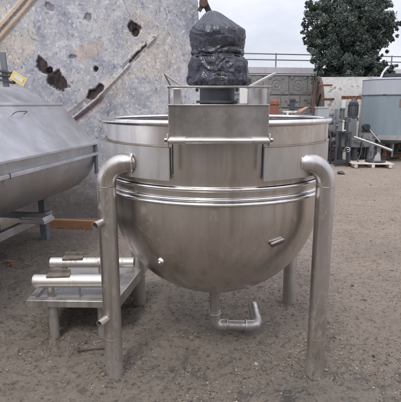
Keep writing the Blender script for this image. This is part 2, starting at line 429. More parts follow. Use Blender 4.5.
# drain
bm = BM()
dz = .404; ex = KC.x
x0, y0 = 0.0, -.02
tube(bm, [(x0, y0, dz + .03), (x0, y0, dz - .005), (x0, y0, dz - .03), (x0, y0, dz - .06)] + [(x0, y0, dz - .09), (x0, y0, .19)], [.085, .068, .046, .038, .034, .034], 28)
drain = obj('drain_pipe', bm, M['pipe'], kettle)
bm = BM()
pth = [(x0, y0, .21)] + [tuple(v) for v in arc((x0 + .05, y0, .15), (-1, 0, 0), (0, 0, -1), .05, 0, PI / 2, 8)]
tube(bm, pth + [(x0 + .09, y0, .10)], .041, 24)
tube(bm, [(x0 + .07, y0, .1), (x0 + .26, y0 - .01, .10)], .035, 24)
tube(bm, [(x0 + .22, y0 - .008, .10), (x0 + .265, y0 - .012, .10), (x0 + .295, y0 - .005, .10), (x0 + .305, y0 + .025, .108), (x0 + .302, y0 + .06, .125)], .040, 24)
tube(bm, [(x0 + .302, y0 + .05, .12), (x0 + .292, y0 + .17, .175)], .036, 24, inner=.004)
e = obj('outlet_elbow', bm, M['pipe'], drain)
bm = BM()
for c_, a_ in (((x0, y0, .195), (0, 0, 1)), ((x0 + .09, y0, .10), (1, 0, 0)), ((x0 + .225, y0 - .008, .10), (1, 0, 0))):
    bm = BM(); ring(bm, c_, a_, .040, .006, 28, 8); obj('pipe_clamp', bm, M['plate'], drain)
# badge, bracket
def on_bowl(px, py):
    d_ = ray(px, py); o_ = Vector((0, 0, H)) - Vector((KC.x, KC.y, 1.05)); k_ = 1 / .95
    o_.z *= k_; dv = Vector((d_.x, d_.y, d_.z * k_))
    a = dv.dot(dv); b = 2 * o_.dot(dv); c_ = o_.dot(o_) - R0 * R0
    t = (-b - math.sqrt(b * b - 4 * a * c_)) / 2 / a
    p_ = Vector((0, 0, H)) + d_ * t - KC; nn = Vector((p_.x, p_.y, (p_.z - 1.05) / .95 ** 2)).normalized()
    return p_, nn
p_, nn = on_bowl(161, 261)
bm = BM(); cyl(bm, p_ - nn * .005, p_ + nn * .016, .027, .022, 24); cyl(bm, p_ + nn * .014, p_ + nn * .024, .012, n=6)
obj('round_plug', bm, M['bright'], kettle, bevel=.002)
p_, nn = on_bowl(276, 242)
tg = nn.cross(Vector((0, 0, 1))).normalized() * -1
bm = BM(); a_ = p_ - tg * .043 - Vector((0, 0, .008)) + nn * .012; b_ = p_ + tg * .043 + Vector((0, 0, .008)) + nn * .012
bar(bm, a_, b_, .020, .018, up=nn); br = obj('side_bracket', bm, M['dark_rust'], kettle, bevel=.003)
bm = BM(); bar(bm, a_ + Vector((0, 0, .010)), b_ + Vector((0, 0, .010)), .004, .014, up=nn); obj('bracket_cap', bm, M['bright'], br)
# ---- bridge (coordinates local to kettle)
bx0, bx1 = P(168, 105, 2.19).x - KC.x, P(269.5, 105, 2.19).x - KC.x
yf = 2.19 - KC.y; yr = .80
zt = P(200, 105, 2.19).z; zb = 1.462; ztop = P(200, 86, 2.19).z
bc = (bx0 + bx1) / 2; bw = bx1 - bx0
bm = BM(); box(bm, (bc, yf + .004, (zt + zb) / 2), (bw, .008, zt - zb)); box(bm, (bc, yf + .014, zt - .004), (bw - .002, .022, .008))
box(bm, (bc, yf + .02, zb + .004), (bw - .002, .034, .006))
panel = obj('bridge_front_panel', bm, M['upper'], kettle, bevel=.0015)
bm = BM(); box(bm, (bc, yf - .001, zt - .0005), (bw + .004, .014, .006)); obj('edge_strip', bm, M['bright'], panel, bevel=.001)
bm = BM(); box(bm, (bc, yr, (zt + zb) / 2), (bw, .008, zt - zb)); obj('bridge_rear_panel', bm, M['upper'], kettle, bevel=.0015)
for s_, xx in ((-1, bx0), (1, bx1)):
    bm = BM(); box(bm, (xx - s_ * .006, (yf + yr) / 2 + .006, (zt + 1.574) / 2), (.008, yr - yf - .02, zt - 1.574)); 
    box(bm, (xx - s_ * .005, yf + .012, (zt + ztop) / 2), (.009, .016, ztop - zt - .006))          # upright at the front corner
    obj('side_beam', bm, M['upper'], kettle, bevel=.0015)
bm = BM(); box(bm, (bc, (yf + yr) / 2 + .006, 1.578), (bw - .03, yr - yf - .03, .008)); obj('bridge_deck', bm, M['plate'], kettle)
bm = BM(); box(bm, (bc, yf + .008, ztop - .004), (bw + .006, .02, .009)); tr_ = obj('top_rail', bm, M['bright'], kettle, bevel=.0015)
for px in (197, 237):
    bm = BM(); q = P(px, 89, 2.19); cyl(bm, (q.x - KC.x, yf - .006, q.z - .004), (q.x - KC.x, yf + .03, q.z - .004), .008, n=12); obj('rail_bolt', bm, M['black'], tr_)
# curved end shields inside the bridge (right one wide, left one narrow)
q0, q1 = P(247.5, 95, 2.28).x - KC.x, bx1 - .002
bm = BM(); cyl(bm, ((q0 + q1) / 2, yf + .085, zt - .03), ((q0 + q1) / 2, yf + .085, ztop - .010), (q1 - q0) / 2, n=40, caps=False); obj('end_shield', bm, M['plate'], kettle)
q0, q1 = bx0 + .022, P(182, 95, 2.28).x - KC.x
bm = BM(); box(bm, ((q0 + q1) / 2, yf + .06, (zt + ztop) / 2 - .02), (q1 - q0, .05, ztop - zt + .024)); obj('end_shield', bm, M['plate'], kettle, bevel=.004)
# raised cover flaps
def flap(pa, pb, Y0, Y1, th):
    a = P(*pa, Y0) - KC; b = P(*pb, Y0) - KC; bm = BM(); 
    mid = (a + b) / 2; d_ = b - a; ang = math.degrees(math.atan2(d_.z, d_.x))
    box(bm, (mid.x, (Y0 + Y1) / 2 - KC.y, mid.z), (d_.length, Y1 - Y0, th), RY(-ang))
    obj('cover_flap', bm, M['plate'], kettle, bevel=.0015)
flap((250, 86.5), (276, 73), 2.22, 2.42, .011)
flap((181, 85.5), (164.5, 74), 2.22, 2.42, .008)
bm = BM(); q = P(164.5, 74, 2.21) - KC; q2 = P(170.5, 86, 2.21) - KC; bar(bm, q, q2, .006, .02, up=(0, 1, 0)); obj('flap_stay', bm, M['bright'], kettle)
# tie rod
rz = P(200, 141, 2.16).z; ry = yf - .022
bm = BM(); cyl(bm, (bx0 - .004, ry, rz), (bx1 + .004, ry, rz), .0115, n=24); rod = obj('tie_rod', bm, M['bright'], kettle)
for s_, xx in ((1, bx0), (-1, bx1)):
    bm = BM(); cyl(bm, (xx + s_ * .004, ry, rz), (xx + s_ * .082, ry, rz), .0165, n=24); obj('sleeve', bm, M['plate'], rod, bevel=.001)
    bm = BM(); box(bm, (xx - s_ * .002, ry + .014, rz + .003), (.007, .05, .062)); obj('end_lug', bm, M['plate'], rod, bevel=.003)
    bm = BM(); cyl(bm, (xx - s_ * .006, ry, rz), (xx - s_ * .018, ry, rz), .013, n=6); obj('nut', bm, M['bright'], rod)
    bm = BM(); bar(bm, (xx + s_ * .014, -.712, rz - .01), (xx + s_ * .014, -.712, 1.30), .006, .012, up=(0, 1, 0)); obj('guide_strip', bm, M['black'], kettle)
# agitator drive
mx = P(217.5, 60, 2.97).x - KC.x
bm = BM(); box(bm, (mx, -.02, 1.60), (.27, .27, .034)); cyl(bm, (mx, -.02, 1.61), (mx, -.02, 1.77), .112, n=32); cyl(bm, (mx, -.02, 1.655), (mx, -.02, 1.672), .135, n=32)
cyl(bm, (mx, -.02, 1.76), (mx, -.02, 2.02), .09, n=32)
mot = obj('drive_motor', bm, M['motor'], kettle, bevel=.003)
bm = BM(); box(bm, (mx + .155, -.16, 1.70), (.05, .05, .10)); obj('terminal_box', bm, M['offwhite'], mot, bevel=.006)
bm = BM(); box(bm, (mx + .205, -.10, 1.675), (.04, .06, .07)); cyl(bm, (mx + .20, -.1, 1.70), (mx + .20, -.1, 1.745), .012, n=12); obj('brake_switch', bm, M['black'], mot, bevel=.004)
bm = BM(); cyl(bm, (mx, 0, 1.62), (mx, 0, .62), .022, n=20); box(bm, (mx, 0, .72), (.9, .016, .10)); box(bm, (mx, 0, 1.15), (1.0, .014, .06)); obj('agitator', bm, M['plate'], kettle)

# ================================================================== plastic bag over the motor
SC = 2.97 / 450 * 1.0
ctl = [(88.5, 22), (87, 29), (84, 31.5), (80, 32), (74, 30.5), (68, 30), (63, 28.5), (60, 27.5), (57, 25.5), (54, 26.5), (50, 26), (44, 27.5), (37, 28), (33, 27.5), (29, 25), (24, 19.5), (19, 13.5), (15, 9), (12, 4.5), (11, 1)]
bagz = lambda y: P(218, y, 2.97).z
bm = BM(); rows = []; NS = 220; NR = 170
def interp(t):
    k = t * (len(ctl) - 1); i = min(int(k), len(ctl) - 2); f_ = k - i
    p = [ctl[max(0, min(len(ctl) - 1, i + q))] for q in (-1, 0, 1, 2)]
    def cr(a): return .5 * (2 * p[1][a] + (p[2][a] - p[0][a]) * f_ + (2 * p[0][a] - 5 * p[1][a] + 4 * p[2][a] - p[3][a]) * f_ ** 2 + (3 * p[1][a] - p[0][a] - 3 * p[2][a] + p[3][a]) * f_ ** 3)
    return cr(0), max(.3, cr(1))
for j in range(NR + 1):
    y, hw = interp(j / NR); hw *= .935; row = []
    z = bagz(y); r = hw * SC
    for i in range(NS):
        a = 2 * PI * i / NS; c_, s_ = math.cos(a), math.sin(a)
        wtop = max(0, min(1, (40 - y) / 12)); wlow = max(0, min(1, (y - 57) / 5)); wmid = max(0, 1 - wlow - wtop)
        wp = Vector((c_, s_, z * 2)) + .25 * noise.noise_vector(Vector((c_ * 2, s_ * 2, z * 6)))
        def rg(p_, w_=1.0): return 1 - min(1, abs(noise.noise(p_)) * 3.2 / w_)
        fold = rg(Vector((wp.x * 2.4, wp.y * 2.4, wp.z * 2.2)))
        cross = rg(Vector((wp.x * 2.0 + 7, wp.y * 2.0, wp.z * 7)))
        fine_ = rg(Vector((wp.x * 6, wp.y * 6, wp.z * 9 + 3)))
        pleat = rg(Vector((c_ * 4.2, s_ * 4.2, z * 1.2 + 9)), 1.3)
        band_ = rg(Vector((wp.x * 1.1 + 3, wp.y * 1.1, z * 34 + 2.2 * noise.noise(Vector((c_ * 1.3, s_ * 1.3, z * 5))))), 1.4)
        k = 1.0 + wtop * (.075 * pleat + .02 * fold + .018 * band_ - .05) + wmid * (.022 * fold + .012 * pleat + .034 * band_ - .03)
        k += wlow * (.060 * fold + .050 * cross + .030 * fine_ - .06 + .06 * noise.noise(Vector((c_ * 1.6, s_ * 1.6, z * 9))))
        if 50 < y < 60: k += .045 * cross - .02
        k += .006 * fbm((c_ * 9, s_ * 9, z * 30), 3); ridg = fold
        xsh = -.03 * max(0, min(1, (30 - y) / 18)) * 1.1 + .008 * wlow
        zz = z + (.012 * noise.noise(Vector((c_ * 2.4, s_ * 2.4, 4))) + .006 * ridg) * (1 if y > 55 else .4)
        row.append(bm.verts.new((c_ * r * k + xsh, s_ * r * k, zz)))
    rows.append(row)
for j in range(NR):
    for i in range(NS):
        bm.faces.new((rows[j][i], rows[j][(i + 1) % NS], rows[j + 1][(i + 1) % NS], rows[j + 1][i]))
bm.faces.new(rows[-1])
bag = obj('plastic_bag', bm, M['bag'], None, angle=180)
bag.location = (KC.x + mx, KC.y - .02, 0)
tag(bag, 'crumpled dark grey plastic bag wrapped over the kettle motor', 'plastic bag')
# cord that ties the waist
bm = BM(); pts = [(.161 * math.cos(2 * PI * i / 60) , .161 * math.sin(2 * PI * i / 60), bagz(57.5) + .005 * math.sin(5 * 2 * PI * i / 60)) for i in range(61)]
tube(bm, pts, .004, 8); obj('tie_cord', bm, M['bag'], bag)

# ================================================================== LEFT: trough mixer
ang = 10.7; ux = Vector((math.sin(D2(ang)), math.cos(D2(ang)), 0)); wx = Vector((-ux.y, ux.x, 0))
E0 = Vector((-1.31, 5.6, 0))
trough = thing('trough_mixer', 'long dull grey steel trough mixer with sloped lid at the left edge', 'mixer', E0, math.atan2(wx.y, wx.x))
# local frame: +x = w (left), local -y... : x=wx, y = -ux direction (rotation of wx by +90deg)
LY = Matrix.Rotation(math.atan2(wx.y, wx.x), 3, 'Z') @ Vector((0, 1, 0))   # points towards the camera
sgn = 1 if LY.dot(-ux) > 0 else -1
def extr(bm, prof, s0, s1, closed=True, n=1):
    rows = [[bm.verts.new((w, sgn * (s0 + (s1 - s0) * i / n), z)) for w, z in prof] for i in range(n + 1)]
    k = len(prof)
    for i in range(n):
        for j in range(k if closed else k - 1): bm.faces.new((rows[i][j], rows[i][(j + 1) % k], rows[i + 1][(j + 1) % k], rows[i + 1][j]))
    if closed: bm.faces.new(rows[0]); bm.faces.new(rows[-1][::-1])
LEN = 4.0
hullp = [(.0, 1.17), (.0, 1.05), (.012, .97), (.05, .86), (.12, .76), (.24, .655), (.40, .575), (.60, .52), (.80, .50), (1.0, .50), (1.2, .52), (1.4, .575), (1.56, .655), (1.68, .76), (1.75, .86), (1.788, .97), (1.8, 1.05), (1.8, 1.17)]
bm = BM(); extr(bm, hullp, 0, LEN); obj('hull', bm, M['trough'], trough, angle=30)
bm = BM(); extr(bm, [(-.015, 1.185), (.0, 1.2), (.40, 1.643), (.52, 1.655), (.62, 1.70), (.72, 1.77), (.84, 1.825), (1.0, 1.865), (1.2, 1.885), (1.4, 1.875), (1.6, 1.82), (1.75, 1.7), (1.8, 1.5), (1.8, 1.185)], .02, LEN)
lid = obj('lid', bm, M['trough_lid'], trough, angle=25)
bm = BM(); extr(bm, [(.385, 1.634), (.42, 1.652), (.42, 1.664), (.385, 1.646)], .02, LEN); obj('ridge_strip', bm, M['trough_lid'], lid)
bm = BM(); extr(bm, [(-.04, 1.165), (-.04, 1.19), (.0, 1.195), (.01, 1.165)], -.02, LEN); obj('upper_flange', bm, M['trough_lid'], trough, bevel=.003)
bm = BM(); extr(bm, [(-.045, 1.035), (-.045, 1.068), (-.002, 1.072), (-.002, 1.035)], -.03, LEN); obj('lower_flange', bm, M['trough_lid'], trough, bevel=.003)
bm = BM(); extr(bm, [(-.02, 1.19), (-.02, .80), (.01, .80), (.01, 1.19)], -.03, .03); obj('end_stiffener', bm, M['grey_mach'], trough)
# end plate joint line mid-way and patch
bm = BM(); extr(bm, [(-.0465, 1.03), (-.0465, 1.073), (-.03, 1.073), (-.03, 1.03)], 1.85, 1.86); obj('flange_joint', bm, M['black'], trough)
# handle on the sloped lid
hb = P(22, 109, 4.7)
bm = BM(); rows_ = [(0.30, sgn * 1.02, 1.55), (.26, sgn * 1.02, 1.575), (.25, sgn * 1.06, 1.58), (.25, sgn * 1.18, 1.58), (.26, sgn * 1.22, 1.575), (.30, sgn * 1.22, 1.55)]
tube(bm, rows_, .006, 12); obj('handle', bm, M['rail'], lid)
for s in (.33, 3.2):
    for w in (.57, 1.25):
        bm = BM(); box(bm, (w, sgn * s, .27), (.085, .085, .60)); obj('leg', bm, M['grey_mach'], trough, bevel=.006)
for w in (.50,):
    bm = BM(); box(bm, (w, sgn * 1.9, .33), (.07, 3.2, .09)); obj('frame_rail', bm, M['trough'], trough, bevel=.006)
bm = BM(); box(bm, (.35, sgn * .85, .40), (.30, .22, .05)); box(bm, (.35, sgn * .85, .425), (.26, .19, .04)); obj('drip_tray', bm, M['trough_lid'], trough, bevel=.004)
bm = BM(); box(bm, (.91, sgn * .33, .30), (.66, .07, .07)); obj('cross_member', bm, M['grey_mach'], trough)
# black latch post, hose and yellow tag on top of the lid
lt = P(5, 71, 5.0)
latch = thing('lid_latch', 'black clamp and upright bar on top of the grey trough lid', 'clamp', (lt.x, 5.0, 0))
bm = BM(); a = P(4, 84, 5.0); b = P(4, 52, 5.0); bar(bm, (0, 0, a.z - .03), (-.01, 0, b.z), .06, .03, up=(0, 1, 0)); obj('upright_bar', bm, M['rail'], latch, bevel=.003)
bm = BM()
for k_, (ya, yb) in enumerate(((71, 74), (76, 77), (80, 83))):
    a = P(-3, ya, 4.97) - latch.location; b = P(13, yb, 4.97) - latch.location; tube(bm, [a, (a + b) / 2 + Vector((0, -.02, .012)), b], .014, 10)
a = P(11, 72, 4.97) - latch.location; b = P(14, 84, 4.97) - latch.location; tube(bm, [a, (a + b) / 2 + Vector((.015, 0, 0)), b], .016, 10)
obj('clamp_arm', bm, M['black'], latch)
tg_ = BM(); c0 = P(18.5, 78.5, 4.93)
box(tg_, (0, 0, 0), (.165, .006, .095), RY(31)); yt = obj('paper_tag', tg_, M['tagm'], None, bevel=.002); yt.location = c0
tag(yt, 'yellow and white paper tag tied to the black lid clamp', 'tag')
bm = BM(); box(bm, (.004, -.006, .0), (.105, .004, .045), RY(31)); obj('print_panel', bm, painted('tag_print', (.55, .55, .5), .6, 0, var=.15), yt)

# ================================================================== big weathered wall
WY = 6.45
wx0, wx1, wz1 = -7.0, P(203, 50, WY).x, 4.6
nxw, nzw = 620, 400
def pp(px, py): q = P(px, py, WY); return q.x, q.z
holes = []
for px, py, rx, rz_, a in ((42.5, 66, 5.2, 7.5, 25), (57, 81, 6.5, 10.5, 38), (50, 70, 3, 3.5, 0), (96, 92.5, 9.5, 3.7, 33), (96, 69, 2, 2.6, 0), (134, 29, 4.5, 6.5, 20), (135.5, 33, 3, 3, 0), (139.5, 53, 2.2, 8.5, -45), (50, 7, 5, 3.5, -20), (88, 19, 3, 4.5, 0), (73, 57, 3.5, 2, 0)):
    x, z = pp(px, py); holes.append((x, z, rx / 450 * WY, rz_ / 450 * WY, D2(a), 1.0 if (px, py) not in ((50, 7), (88, 19), (73, 57)) else .55))
def seg(p, a, b):
    ab = (b[0] - a[0], b[1] - a[1]); t = ((p[0] - a[0]) * ab[0] + (p[1] - a[1]) * ab[1]) / (ab[0] ** 2 + ab[1] ** 2)
    t = max(0, min(1, t)); q = (a[0] + ab[0] * t, a[1] + ab[1] * t)
    return math.hypot(p[0] - q[0], p[1] - q[1]), t, (p[0] - a[0]) * ab[1] - (p[1] - a[1]) * ab[0]
rA, rB, rC = pp(154, 40), pp(98, 99), pp(70, 122)
verts = []; at_h = []; at_r = []; at_t = []; at_p = []
for j in range(nzw + 1):
    z = -.1 + (wz1 + .1) * j / nzw
    edge = wx1 + (.02 if z > 1.9 else .02) - max(0, z - 2.3) * .16 + .035 * fbm((0, z * 2.2, 1), 4)
    for i in range(nxw + 1):
        t_ = i / nxw; x = wx0 + (edge - wx0) * (t_ ** .72)
        y = .04 * fbm((x * .7, z * .7, 0), 3) + .006 * fbm((x * 5, z * 5, 2), 4)
        h_ = 0; r_ = 0; tn_ = 0; pl = 0
        for hx, hz, a_, b_, an, st_ in holes:
            if abs(x - hx) > .35 or abs(z - hz) > .35: continue
            dx, dz_ = x - hx, z - hz; u_ = dx * math.cos(an) + dz_ * math.sin(an); v_ = -dx * math.sin(an) + dz_ * math.cos(an)
            rr = math.hypot(u_ / a_, v_ / b_) + .75 * fbm((x * 7, z * 7, 4), 4)
            k = max(0, min(1, (1.15 - rr) / .22)) * st_
            if k > 0: y += .03 * k; h_ = max(h_, k)
            if st_ < 1 or px == 134: pass
        d1, t1, s1 = seg((x, z), rA, rB); d2, t2, s2 = seg((x, z), rB, rC)
        dd, ss = (d1, s1) if d1 < d2 else (d2, s2)
        wdt = .018 + .07 * (t1 if d1 < d2 else 1)
        dd = max(0, dd + .006 * fbm((x * 6, z * 6, 8), 3))
        if dd < .16:
            if ss > 0: y -= .03 * math.exp(-(dd / .06) ** 2)          # raised lip
            if dd < .03: pl = max(pl, 1 - dd / .03)
            if ss < 0 and d2 < .11: r_ = max(r_, 1 - d2 / .11) ; y += .025 * (1 - d2 / .11)
            if ss > 0 and .03 < dd < wdt + .03 and fbm((x * 3, z * 3, 12), 3) > -.1: h_ = max(h_, .55)
        # straight diagonal strap, upper left
        q1, q2 = pp(-12, 46), pp(34, -8); d3, t3, s3 = seg((x, z), q1, q2)
        if d3 < .12:
            k = max(0, 1 - d3 / .085); tn_ = max(tn_, min(1, k * 5)); y -= .03 * min(1, k * 4)
            if d3 < .022: h_ = max(h_, .75); tn_ = 0
        tn_ = max(tn_, max(0, min(.5, 1.1 - math.hypot(x - pp(86, 50)[0], (z - pp(86, 50)[1]) * 1.3) / .16 + 1.4 * fbm((x * 4, z * 4, 21), 4))))
        verts.append((x, y, z)); at_h.append(h_); at_r.append(r_); at_t.append(tn_); at_p.append(pl)
nw = nxw + 1
faces = [(j * nw + i, j * nw + i + 1, (j + 1) * nw + i + 1, (j + 1) * nw + i) for j in range(nzw) for i in range(nxw)]
# thickness: back sheet and edges
b0 = len(verts)
for j in range(nzw + 1):
    for i in (0, nxw):
        v = verts[j * nw + i]; verts.append((v[0], .45, v[2])); 
        for l_ in (at_h, at_r, at_t, at_p): l_.append(0)
for j in range(nzw):
    a, b = b0 + j * 2, b0 + j * 2 + 1; c_, d_ = a + 2, b + 2
    faces.append((j * nw + nxw, b, d_, (j + 1) * nw + nxw)); faces.append((a, j * nw, (j + 1) * nw, c_)); faces.append((b, a, c_, d_))
faces.append([nzw * nw + i for i in range(nxw + 1)] + [b0 + nzw * 2 + 1, b0 + nzw * 2])
me = bpy.data.meshes.new('stone_wall'); me.from_pydata(verts, [], faces); me.materials.append(M['wall'])
for nm, l_ in (('hole', at_h), ('red', at_r), ('tan', at_t), ('pale', at_p)):
    at = me.attributes.new(nm, 'FLOAT', 'POINT'); at.data.foreach_set('value', l_)
me.polygons.foreach_set('use_smooth', [True] * len(me.polygons))
wall = bpy.data.objects.new('stone_wall', me); COL.objects.link(wall); wall.location = (0, WY, 0)
tag(wall, 'tall weathered mottled grey wall with dark holes and a diagonal crack', 'wall')
# orange timber at its foot
a, b = G(38, 226.5), G(112, 229.5)
bm = BM(); bar(bm, (a.x, a.y, .055), (b.x, b.y, .055), .07, .115)
o = obj('timber_beam', bm, M['timber'], None, bevel=.004); tag(o, 'orange brown timber beam lying at the foot of the mottled wall', 'timber beam')
# dark bracket hung on the wall's right edge
q = P(206, 4, 6.2); br_ = thing('pulley_bracket', 'dark rusty bracket hanging at the top right edge of the mottled wall', 'bracket', (q.x, q.y, 0))
bm = BM(); a = P(200, -8, 6.2) - br_.location; b = P(210, 14, 6.2) - br_.location; bar(bm, a, b, .07, .05, up=(0, 1, 0)); obj('strap_bar', bm, M['black'], br_, bevel=.004)
bm = BM(); a = P(203.5, 3, 6.15) - br_.location; cyl(bm, a + Vector((0, -.05, 0)), a + Vector((0, .06, 0)), .055, n=20); bar(bm, a, P(199, 11, 6.15) - br_.location, .05, .04, up=(0, 1, 0)); obj('wheel', bm, M['dark_rust'], br_, bevel=.004)

# ================================================================== pipe stand, lower left
pa, pb = G(31, 300), None
zt_ = .36
def PZ(px, py, z):
    d = ray(px, py); t = (z - H) / d.z; return Vector((d.x * t, d.y * t, z))
st = thing('pipe_stand', 'low steel stand carrying two short horizontal pipes beside the left kettle leg', 'stand', (-1.049, 2.895, 0))
L0 = st.location.copy()
zt_ = P(52, 305, 2.9).z
c1, c2 = PZ(31, 302, zt_), PZ(108, 303, zt_); c3, c4 = PZ(141, 262, zt_), PZ(62, 264, zt_)
for v in (c1, c2, c3, c4): v -= L0
bm = BM(); q = [bm.verts.new(v + Vector((0, 0, -.006))) for v in (c1, c2, c3, c4)]; f_ = bm.faces.new(q)
r_ = bmesh.ops.extrude_face_region(bm, geom=[f_]); bmesh.ops.translate(bm, vec=(0, 0, -.01), verts=[v for v in r_['geom'] if isinstance(v, bmesh.types.BMVert)])
obj('deck_sheet', bm, M['sheet'], st)
for nm, a, b in (('front_rail', c1, c2), ('side_rail', c2, c3), ('rear_rail', c4, c3), ('side_rail', c1, c4)):
    bm = BM(); d_ = (b - a).normalized() * .02
    if b is c3 and a is c2:
        bar(bm, a + d_ * 1.4 + Vector((.03, 0, .0)), b - d_ * 1.4 + Vector((.03, 0, .0)), .10, .085); obj(nm, bm, M['pipe'], st, bevel=.004); continue
    bar(bm, a - (d_ if 'r_r' in nm or nm == 'front_rail' else -d_ * 1.4), b + (d_ if nm != 'side_rail' else -d_ * 1.4), .06 if nm == 'front_rail' else .045, .05); 
    obj(nm, bm, M['pipe'], st, bevel=.003)
for k_, v in enumerate(((52, 343), None)):
    if v: 
        g = G(*v) - L0; bm = BM(); cyl(bm, (g.x, c1.y + .022, -.03), (g.x, c1.y + .022, zt_ - .02), .034, n=24); obj('leg', bm, M['pipe'], st)
g = (c4 + c3) / 2
for v in (c4 + Vector((.08, -.05, 0)), c3 + Vector((-.06, -.05, 0)), c2 + Vector((-.06, .05, 0))):
    bm = BM(); cyl(bm, (v.x, v.y, -.03), (v.x, v.y, zt_ - .03), .03, n=20); obj('leg', bm, M['pipe'], st)
# pipes
def hpipe(pxa, pya, pxb, r, Y, tilt=0):
    a = P(pxa, pya, Y) - L0; b = P(pxb, pya + tilt, Y) - L0
    b.z = a.z
    bm = BM(); tube(bm, [a, a + (b - a) * .02, a + (b - a) * .5, b], [r * .97, r, r, r], 32, inner=.006)
    o = obj('pipe', bm, M['offpipe'], st); bm = BM(); cyl(bm, a + Vector((.006, 0, 0)), a + Vector((.02, 0, 0)), r - .004, n=28); obj('end_disc', bm, M['offpipe'], o)
    return o, a, b
M['offpipe'] = steel('pale_dull_pipe', (.62, .60, .58), (.50, .62), streak=(.1, 1, 1), dirt=.8, dirtc=(.25, .20, .17), scale=10)
Yp = PZ(60, 281, .43).y
p1, a1, b1 = hpipe(34, 281, 112, .0475, 3.05)
p2, a2, b2 = hpipe(51, 262.5, 134, .040, 3.33)
for (pp_, a, b, r, px0, px1, Y) in ((p1, a1, b1, .0475, 47, 70, 3.05), (p2, a2, b2, .040, 64, 84, 3.33)):
    x0_, x1_ = P(px0, 270, Y).x - L0.x, P(px1, 270, Y).x - L0.x
    bm = BM(); box(bm, ((x0_ + x1_) / 2, a.y - .003, a.z + r * .93), (x1_ - x0_, .060, .022), RX(4) @ RZ(2)); box(bm, ((x0_ + x1_) / 2 + .004, a.y + .026, a.z + r * .95 + .018), (x1_ - x0_ - .016, .010, .040), RY(2)); obj('rusty_plate', bm, M['mud_plate'], pp_, bevel=.004)
    for px_ in ((50, .026), (79, .008)) if pp_ is p1 else ((66, .022), (100, .008)):
        xx = P(px_[0], 280, Y).x - L0.x
        bm = BM(); cyl(bm, (xx, a.y, zt_ - .01), (xx, a.y, a.z - r * .6), px_[1], n=20); obj('post', bm, M['pipe'], pp_)

# --- unseen building added behind the camera so the steel mirrors something dark
wh = thing('backdrop', 'long dull brown corrugated warehouse added unseen behind the camera to darken the kettle reflections', 'backdrop', (0, -11, 0))
bm = BM(); k_ = 0
vv = [[bm.verts.new((-16 + i * .16, .04 * (i % 2), z)) for z in (0, 4.6)] for i in range(201)]
for i in range(200): bm.faces.new((vv[i][0], vv[i + 1][0], vv[i + 1][1], vv[i][1]))
obj('wall', bm, painted('brown_corrugated', (.16, .14, .125), .8, .3, var=.2), wh, smooth=False)
bm = BM(); box(bm, (0, -3, 4.75), (32.6, 6.6, .2)); obj('roof', bm, M['grey_mach'], wh)
bm = BM(); box(bm, (-4, .12, 1.6), (3.6, .1, 3.2)); obj('door', bm, M['motor'], wh)
for x_ in (3, 8, -10):
    bm = BM(); box(bm, (x_, .1, 2.6), (1.6, .1, 1.0)); obj('window', bm, M['offwhite'], wh)

# small fallen things on the ground near the stand: flat iron scrap, dry leaves
bm = BM(); a, b = G(-2, 332), G(12, 330)
q = G(92, 352); bar(bm, (q.x - .10, q.y + .0, .012), (q.x + .13, q.y + .03, .016), .011, .009); bar(bm, (q.x - .095, q.y, .014), (q.x - .11, q.y + .05, .014), .010, .009)
o = obj('scrap_iron', bm, M['dark_rust'], None, bevel=.002); tag(o, 'thin dark angle of scrap iron on soil behind the left front kettle leg', 'scrap iron')
bm = BM()
for k_ in range(9):
    q = G(10 + random.uniform(-5, 6), 264 + random.uniform(-3, 3)); c_ = Vector((q.x, q.y, .02 + random.random() * .015))
    vv = [bm.verts.new(c_ + Vector((.028 * math.cos(t + k_), .02 * math.sin(t + k_), .006 * math.sin(2 * t)))) for t in (0, 1, 2.2, 3.1, 4.1, 5.2)]; bm.faces.new(vv)
o = obj('dry_leaves', bm, M['copper'], None); tag(o, 'small heap of dry orange leaves on the soil under the trough', 'leaves', kind='stuff')

# ================================================================== BACKGROUND
# --- carved block boundary wall with concrete cap
A_ = Vector((P(185, 60, 20).x, 20, 0)); B_ = Vector((16.5, 23.2, 0)); dW = (B_ - A_); LW = dW.length
bwall = thing('block_wall', 'long grey carved block boundary wall with pale concrete cap behind the yard', 'wall', A_, math.atan2(dW.y, dW.x))
zc = P(250, 73, 20.4).z; zk = P(250, 66.5, 20.4).z
bm = BM(); box(bm, (LW / 2, .25, zc / 2 - .1), (LW, .3, zc + .1))
x = .0; random.seed(3)
rowsz = [(0, .55), (.57, .9), (1.49, .55), (2.06, zc - 2.08)]
for ri, (z0, hh) in enumerate(rowsz):
    x = -random.random() * .4
    while x < LW:
        w_ = random.choice((.55, .9, .9, 1.2)) if ri != 1 else .92
        xa, xb = max(0, x), min(LW, x + w_)
        if xb - xa > .1:
            pr_ = random.uniform(.05, .075)
            box(bm, ((xa + xb) / 2, .1 - pr_ / 2 + .02, z0 + hh / 2), (xb - xa - .05, pr_, hh - .05))
            if ri in (1, 3) and w_ > .85:
                c_ = ((xa + xb) / 2, .1 - pr_ + .02, z0 + hh / 2); s_ = min(hh, xb - xa)
                ring(bm, c_, (0, 1, 0), s_ * .26, .022, 20, 6); ring(bm, c_, (0, 1, 0), s_ * .10, .02, 14, 6)
                for sx in (-1, 1):
                    for sz in (-1, 1): box(bm, (c_[0] + sx * s_ * .34, c_[1], c_[2] + sz * s_ * .34), (s_ * .13, .05, s_ * .13), RY(45))
            else:
                for q_ in range(6): box(bm, (random.uniform(xa + .1, xb - .1), .1 - pr_, z0 + random.uniform(.1, hh - .1)), (random.uniform(.06, .2), .05, random.uniform(.04, .12)))
        x += w_
obj('block_face', bm, M['block'], bwall, smooth=False)
bm = BM(); box(bm, (LW / 2, .22, (zc + zk) / 2), (LW + .1, .5, zk - zc)); obj('cap', bm, M['concrete'], bwall, bevel=.01)
